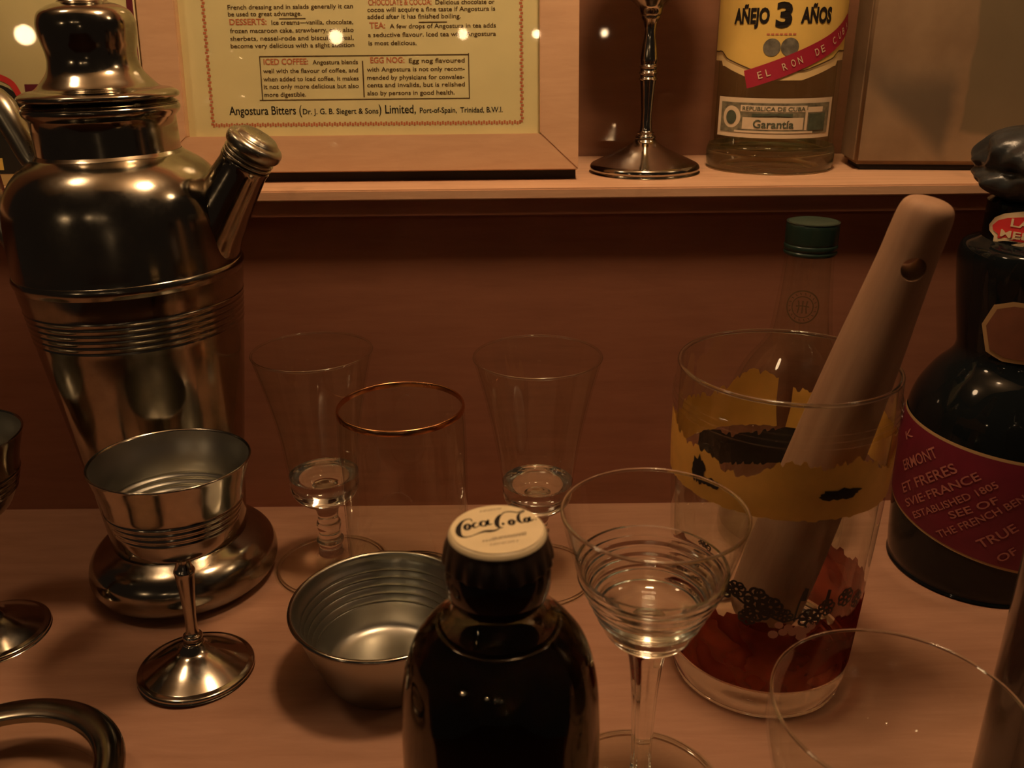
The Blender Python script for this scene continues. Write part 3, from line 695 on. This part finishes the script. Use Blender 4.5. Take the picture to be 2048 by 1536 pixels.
def dish():
    t = thing('rimmed_dish', 'round dull silver rimmed glass dish in the lower left corner', 'dish', (-.1830, .2320, 0))
    add_lathe('rim', sm([(.0352, .0165), (.0350, .0190), (.0360, .0200), (.0390, .0206), (.0430, .0204), (.0450, .0196), (.0457, .0180), (.0450, .0162), (.0430, .0158), (.0352, .0165)], 4), M['silver_old'], t, 112)
    add_lathe('glass_body', sm([(0, .0006), (.036, .0006), (.0395, .003), (.0405, .0157), (.0405, .0157), (.0375, .0160), (.0375, .0160), (.0368, .0050), (.0345, .0032), (0, .0030)], 4), W, t, 96, angle=60)
dish()

# ------------------------------------------------------------------ rum bottle on the shelf
def rum():
    X, Y = .1455, .511
    t = thing('rum_bottle', 'clear aged rum bottle with yellow label and red diagonal ribbon, on the shelf', 'bottle', (X, Y, SZ))
    o = sm([(0, .0008), (.031, .0004), (.0338, .0015), (.0346, .0050), (.0345, .0100), (.0334, .0135), (.0330, .0150), (.0330, .03), (.0330, .120), (.0315, .134), (.0250, .148), (.0165, .160), (.0135, .172), (.0130, .200)], 4)
    i = sm([(.0112, .200), (.0115, .172), (.0146, .160), (.0230, .1475), (.0292, .134), (.0308, .120), (.0308, .03), (.0306, .0150), (.0290, .0115), (0, .0105)], 4)
    add_lathe('glass_body', [p for p in o if p[1] > .0128]+i[:-1]+[(.0300, .0129), (.0335, .0129)], M['thin_bottle'], t, 112, angle=60)
    add_lathe('base', [p for p in o if p[1] <= .0130]+[(.0333, .0128), (.0306, .0128), (.0290, .0115), (0, .0105)], M['glass_thick'], t, 112, angle=60)
    add_lathe('cap', sm([(.0128, .194), (.0142, .195), (.0142, .2120), (.0130, .2135), (0, .2137)], 4), M['rumred'], t)
    f = math.atan2(-Y, -X)+.03; R = .0330
    # scalloped yellow label
    def low(u):
        a = abs(u); return .0476+ (.0065*min(1, max(0, (a-.012)/.020))**1.0)+(.0025 if a > .034 else 0)
    mb = MB(); sheet(mb, -.044, .044, low, .118, 60, 10); mb.map(wrap(R, f, .0002)).build('label_edge', M['rumcream'], t, True)
    mb = MB(); sheet(mb, -.043, .043, lambda u: low(u)+.0046, .118, 60, 10); lab = mb.map(wrap(R, f, .0004)).build('label', M['rumyellow'], t, True)
    mb = MB(); stroke(mb, [(u, low(u)+.0046, .0006) for u in [-.043+.0043*k for k in range(21)]], 2); mb.map(wrap(R, f, .0006)).build('label_line', M['ink'], lab)
    mb = MB(); put_text(mb, 'AÑEJO', -.0262, -.0068, 0.075, .0068, .045); put_text(mb, 'AÑOS', .0082, .0250, 0.075, .0068, .045); put_text(mb, '3', -.0038, .0040, 0.0733, .0108, .045)
    mb.map(wrap(R, f, .0007)).build('label_lettering', M['inkblack'], lab)
    mb = MB(); disc(mb, -.0045, .0634, .0043); disc(mb, .0042, .0636, .0044); mb.map(wrap(R, f, .0006)).build('medals', M['medal'], lab)
    mb = MB(); [rect(mb, -.0075+.0021*k, -.0060+.0021*k, .0692, .0700) for k in range(7)]; mb.map(wrap(R, f, .0006)).build('small_print', M['redink'], lab)
    # ribbon
    c = [(-.0165, .0478), (-.0110, .0494), (.0030, .0545), (.0253, .0643), (.0370, .0710), (.0440, .0760)]
    P = [(*p, .0090) for p in c]; mb = MB(); stroke(mb, P, 10)
    rb = mb.map(wrap(R, f, .0008)).build('ribbon', M['rumred'], t, True)
    mb = MB(); s = 'EL RON DE CUBA'
    PP = sm([(*p, 0) for p in [(-.0100, .0480), (.0035, .0528), (.0255, .0626), (.0370, .0692), (.0430, .0735)]], 14)
    Ls = [0]
    for a, b in zip(PP, PP[1:]): Ls.append(Ls[-1]+math.hypot(b[0]-a[0], b[1]-a[1]))
    for k, ch in enumerate(s):
        if ch == ' ': continue
        d = Ls[-1]*(k+.2)/len(s); j = max(i for i, l in enumerate(Ls[:-1]) if l <= d)
        x, y = PP[j][0], PP[j][1]; an = math.atan2(PP[j+1][1]-PP[j][1], PP[j+1][0]-PP[j][0])
        put_text(mb, ch, x, x+.0021, y, .0036, .0, an)
    mb.map(wrap(R, f, .0011)).build('ribbon_lettering', M['cream'], rb)
    # guarantee seal
    mb = MB(); sheet(mb, -.0345, .0345, .0188, .0388, 40, 3); sl = mb.map(wrap(R, f, .0002)).build('seal', M['sealpaper'], t, True)
    mb = MB(); sheet(mb, -.0315, .0318, .0212, .0364, 40, 3); mb.map(wrap(R, f, .0004)).build('seal_print', M['seal'], sl, True)
    mb = MB(); sheet(mb, -.018, .0165, .0320, .0352, 20, 2); sheet(mb, -.0165, .0150, .0232, .0292, 20, 2); sheet(mb, -.021, .021, .0214, .0224, 20, 1)
    disc(mb, -.0235, .0290, .0058, 24, .0056); sheet(mb, .017, .0265, .0318, .0345, 6, 2); sheet(mb, .0158, .0172, .0230, .0330, 4, 2)
    mb.map(wrap(R, f, .0005)).build('seal_scrolls', M['sealpaper'], sl)
    mb = MB(); disc(mb, -.0235, .0288, .0034, 20, .0036); sheet(mb, .0178, .0285, .0228, .0312, 6, 2)
    put_text(mb, 'REPUBLICA DE CUBA', -.0168, .0155, .0326, .0020, .01); put_text(mb, 'Garantía', -.0105, .0100, .0240, .0040, .02)
    sheet(mb, -.0115, .0090, lambda u: .0302-.06*abs(u), .0312, 12, 1)
    mb.map(wrap(R, f, .0007)).build('seal_lettering', M['greenprint'], sl)
rum()

# ------------------------------------------------------------------ old card box on the shelf
def card_box():
    t = thing('cardboard_box', 'worn brown cardboard box with a dark stain, at the right end of the shelf', 'box', (.1868, .4930, SZ), (0, 0, math.radians(-7)))
    V, F = box(0, .150, 0, .034, .0030, .205, .0022, 3); link_mesh('carton', V, F, M['card'], t, angle=60)
    V, F = box(.004, .146, .003, .030, 0, .0034, .0004, 1); link_mesh('gap_shade', V, F, M['black'], t, angle=60)  # black slab stands in for the shaded gap under the carton
card_box()

# ------------------------------------------------------------------ framed print
def framed_print():
    t = thing('picture_frame', 'pine picture frame with a printed drinks sheet behind glass, standing on the shelf', 'picture', (0, .468, .18776), (math.radians(-8), 0, 0))
    t.scale = (.979, .979, .979)
    z0 = .0040
    W0, W1, I0, I1, IB = -.1886, .0362, -.1690, .0160, .0187+z0
    TOP, IT = .262, .242
    fr = thing_part('frame', t)
    def rail(name, pts, d0=0, d1=.014):
        V = [(x, d0, z) for x, z in pts]+[(x, d1, z) for x, z in pts]
        F = [(0, 1, 2, 3), (7, 6, 5, 4), (0, 4, 5, 1), (1, 5, 6, 2), (2, 6, 7, 3), (3, 7, 4, 0)]
        o = link_mesh(name, V, F, M['pine'], fr, smooth=False)
        bm = bmesh.new(); bm.from_mesh(o.data); bmesh.ops.recalc_face_normals(bm, faces=bm.faces); bmesh.ops.bevel(bm, geom=bm.edges, offset=.0005, segments=2, affect='EDGES'); bm.to_mesh(o.data); bm.free()
    zr = .0040
    rail('rail', [(W0, zr), (W1, zr), (I1, IB), (I0, IB)]); rail('rail', [(W0, TOP), (I0, IT), (I1, IT), (W1, TOP)])
    rail('rail', [(W0, zr), (I0, IB), (I0, IT), (W0, TOP)]); rail('rail', [(W1, zr), (W1, TOP), (I1, IT), (I1, IB)])
    V, F = box(W0+.004, W1-.001, .0065, .0150, -.0019, TOP-.004, 0); link_mesh('backing_gap_shade', V, F, M['black'], t, smooth=False)  # backing, black and reaching below the rails to paint the shaded gap
    V, F = box(I0-.002, I1+.002, .0052, .0062, IB-.002, IT+.002, 0); pr = link_mesh('print', V, F, M['paper'], t, smooth=False)
    V, F = box(I0-.001, I1+.001, .0030, .0044, IB-.001, IT+.001, 0); link_mesh('glass_pane', V, F, M['pane'], t, smooth=False)
    tab = [(0, .0838), (42, .0752), (112, .0586), (150, .0489), (198, .0370), (222, .0308), (246, .0248), (271, .0188), (348, -.0010)]
    def zl(v):
        if v <= 0: return .0838-v*.000205+z0
        for (a, b), (c, d) in zip(tab, tab[1:]):
            if v <= c: return b+(d-b)*(v-a)/(c-a)+z0
        return -.001
    xl = lambda u, v: (u-1017)*(.0002526+v*3.1e-8)
    body, head, bold, bord = MB(), MB(), MB(), MB()
    def line(mb, s, u0, u1, v, h=9, b=.012): put_text(mb, s, xl(u0, v), xl(u1, v), zl(v+h/2-1.5), h*.00024, b)
    for s, u0, u1, v in [('French dressing and in salads generally it can', 449, 703, 8), ('be used to great advantage.', 450, 599, 24), ('Ice creams—vanilla, chocolate,', 538, 703, 44), ('frozen macaroon cake, strawberry, etc., also', 454, 704, 60), ('sherbets, nessel-rode and biscuit, pineal,', 454, 704, 76), ('become very delicious with a slight addition', 455, 705, 91),
                         ('Delicious chocolate or', 870, 990, 1), ('cocoa will acquire a fine taste if Angostura is', 732, 991, 17), ('added after it has finished boiling.', 732, 921, 33.5), ('A few drops of Angostura in tea adds', 777, 992, 54), ('a seductive flavour. Iced tea with Angostura', 733, 992, 71), ('is most delicious.', 734, 831, 88),
                         ('Angostura blends', 620, 712, 125), ('well with the flavour of coffee, and', 520, 712, 141), ('when added to iced coffee, it makes', 520, 713, 157), ('it not only more delicious but also', 521, 713, 172), ('more digestible.', 522, 606, 188),
                         ('Egg nog flavoured', 815, 928, 124), ('with Angostura is not only recom-', 730, 928, 140), ('mended by physicians for convales-', 730, 927, 156), ('cents and invalids, but is relished', 730, 928, 171), ('also by persons in good health.', 730, 907, 187)]:
        line(body, s, u0, u1, v)
    for u0, u1, v in ((553, 607, 34), (836, 893, 45)): rect(body, xl(u0, v), xl(u1, v), zl(v+1), zl(v-1))
    for u0, u1, v0, v1 in ((512, 937, 111, 113), (512, 937, 197, 199), (512, 514, 111, 199), (935, 937, 109, 199), (720, 722.5, 122, 194)): rect(body, xl(u0, v0), xl(u1, v0), zl(v1), zl(v0))
    for s, u0, u1, v in (('DESSERTS:', 453, 528, 42), ('CHOCOLATE & COCOA:', 734, 862, 0), ('TEA:', 736, 768, 52), ('ICED COFFEE:', 521, 611, 123), ('EGG NOG:', 737, 806, 122)): line(head, s, u0, u1, v, 12, .02)
    v = 219
    for s, u0, u1, h in (('Angostura Bitters', 450, 585, 17), ('(', 592, 597, 18), ('Dr. J. G. B. Siegert & Sons', 599, 752, 11), (')', 753, 758, 18), ('Limited,', 766, 828, 17), ('Port-of-Spain,', 836, 911, 11), ('Trinidad, B.W.I.', 918, 1004, 11)):
        put_text(bold, s, xl(u0, v), xl(u1, v), zl(226), h*.00025, .008)
    # border: two rows of little red links
    rn = random.Random(2)
    x0, x1, zb, zt = -.1562, .0066, .0246+z0, .222
    n = 120
    for i in range(n):
        x = x0+(x1-x0)*i/n
        rect(bord, x, x+(x1-x0)/n*.72, zb-.0011+.0005*(i % 2), zb+.0006+.0005*(i % 2)); rect(bord, x, x+(x1-x0)/n*.72, zt, zt+.0016)
    n = 120
    for i in range(n):
        z = zb+(zt-zb)*i/n
        for x in (x0, x1): rect(bord, x-.0009+.0005*(i % 2), x+.0006+.0005*(i % 2), z, z+(zt-zb)/n*.72)
    f = lambda x, y, w: (x, .00505, y)
    body.map(f).build('lettering', M['ink'], pr); head.map(f).build('red_lettering', M['redink'], pr); bord.map(f).build('red_border', M['redink'], pr); bold.map(f).build('black_lettering', M['inkblack'], pr)
framed_print()

# ------------------------------------------------------------------ poster at the far left
def poster():
    t = thing('poster', 'cream poster with an added glass pane and a dark red border, behind the shaker at top left', 'poster', (0, .4700, SZ), (math.radians(-6), 0, 0))
    x0, x1 = -.330, -.1855
    V, F = box(x0, x1, 0, .006, 0, .21, .0004, 1); bd = link_mesh('board', V, F, M['paper'], t, angle=60)
    V, F = box(x0, x1, -.0016, -.0004, 0, .21, 0); link_mesh('glass_pane', V, F, M['pane'], t, smooth=False)  # pane added to catch the mirror image of a room lamp
    mb = MB()
    edge = [(-.1855, .056), (-.1868, .060), (-.1880, .066), (-.1875, .073), (-.1890, .080), (-.1885, .090), (-.1895, .12), (-.189, .21)]
    for (a, b), (c, d) in zip(edge, edge[1:]): mb.add([(a, b, 0), (-.1855, b, 0), (-.1855, d, 0), (c, d, 0)], [(0, 1, 2, 3)])
    rect(mb, -.245, -.1855, 0, .050)
    mb.map(lambda x, y, w: (x, -.0002, y)).build('red_border', M['burgundy'], bd)
    # printed dark bottle with a red arch over it
    mb = MB(); disc(mb, -.262, .041, .0135, 28, .0095); rect(mb, -.2755, -.2420, .006, .041)
    mb.map(lambda x, y, w: (x, -.00025, y)).build('dark_figure', M['black'], bd)
    mb = MB(); stroke(mb, [(-.2770, .045, .003), (-.270, .0535, .003), (-.261, .0545, .003), (-.252, .051, .003), (-.2485, .045, .003)])
    mb.map(lambda x, y, w: (x, -.0003, y)).build('red_arch', M['red'], bd)
    mb = MB(); disc(mb, -.2640, .0405, .0022); disc(mb, -.2655, .034, .0030); rect(mb, -.2700, -.262, .008, .014)
    mb.map(lambda x, y, w: (x, -.00035, y)).build('yellow_marks', M['rumyellow'], bd)
    mb = MB(); disc(mb, -.2575, .0905, .004); rect(mb, -.266, -.2555, .066, .073)
    mb.map(lambda x, y, w: (x, -.0003, y)).build('red_letters', M['red'], bd)
poster()

# ------------------------------------------------------------------ camera
cam = bpy.data.cameras.new('camera'); co = bpy.data.objects.new('camera', cam); COL.objects.link(co)
FPX = 1780.; cam.sensor_width = 36; cam.sensor_fit = 'HORIZONTAL'; cam.lens = 36*FPX/2048; cam.clip_start = .01
co.location = (0, 0, .26)
co.rotation_euler = (Matrix.Rotation(math.radians(90-21.8), 4, 'X') @ Matrix.Rotation(math.radians(-.6), 4, 'Z')).to_euler()
cam.dof.use_dof = True; cam.dof.focus_distance = .41; cam.dof.aperture_fstop = 18
SC.camera = co

# ------------------------------------------------------------------ lights
def lamp(name, loc, power, radius, col):
    l = bpy.data.lights.new(name, 'POINT'); l.energy = power; l.shadow_soft_size = radius; l.color = col
    o = bpy.data.objects.new(name, l); COL.objects.link(o); o.location = loc; return o
WARM = (1., .66, .37)
lamp('case_lamp', (.06, .29, .60), 6.0, .038, WARM)
lamp('case_lamp', (-.34, .30, .60), 1.8, .038, WARM)
lamp('case_lamp', (.46, .30, .60), .9, .038, WARM)
# row of lamps in the dark room behind the viewer: found by following a sight line off the picture glass, the added poster pane and the coats added to frame and wall
def sight(u, v):
    R = co.rotation_euler.to_matrix(); return (R @ Vector(((u-1024)/FPX, -(v-768)/FPX, -1))).normalized()
def mirror_lamp(u, v, p0, nrm, dist, power, rad):
    o = Vector((0, 0, .26)); d = sight(u, v); n = Vector(nrm).normalized(); t = (Vector(p0)-o).dot(n)/d.dot(n)
    h = o+d*t; r = d-2*d.dot(n)*n; lamp('room_lamp', h+r*dist, power, rad, (1., .66, .36))
def lean(deg): return (0, -math.cos(math.radians(deg)), math.sin(math.radians(deg)))
mirror_lamp(50, 70, (0, .4685, SZ), lean(6), 1.2, .7, .015)
mirror_lamp(672, 74, (0, .471, .18776), lean(8), 2.0, .7, .017)
mirror_lamp(926, 68, (0, .471, .18776), lean(8), 2.9, .7, .017)
mirror_lamp(1073, 68, (0, .468, .18776), lean(8), 3.8, 1.0, .017)
mirror_lamp(1209, 66, (0, .562, SZ), (0, -1, 0), 4.6, 1.3, .017)

w = bpy.data.worlds.new('dim room'); SC.world = w; w.use_nodes = True
w.node_tree.nodes['Background'].inputs[0].default_value = (.019, .0125, .0085, 1); w.node_tree.nodes['Background'].inputs[1].default_value = 1.

vs = SC.view_settings; vs.view_transform = 'Standard'; vs.look = 'None'; vs.gamma = 1; vs.exposure = -.28; vs.use_curve_mapping = False
SC.cycles.max_bounces = 16; SC.cycles.transmission_bounces = 14; SC.cycles.glossy_bounces = 8; SC.cycles.transparent_max_bounces = 32
SC.cycles.caustics_refractive = True; SC.cycles.caustics_reflective = True; SC.cycles.sample_clamp_indirect = 20.
SC.cycles.blur_glossy = 0
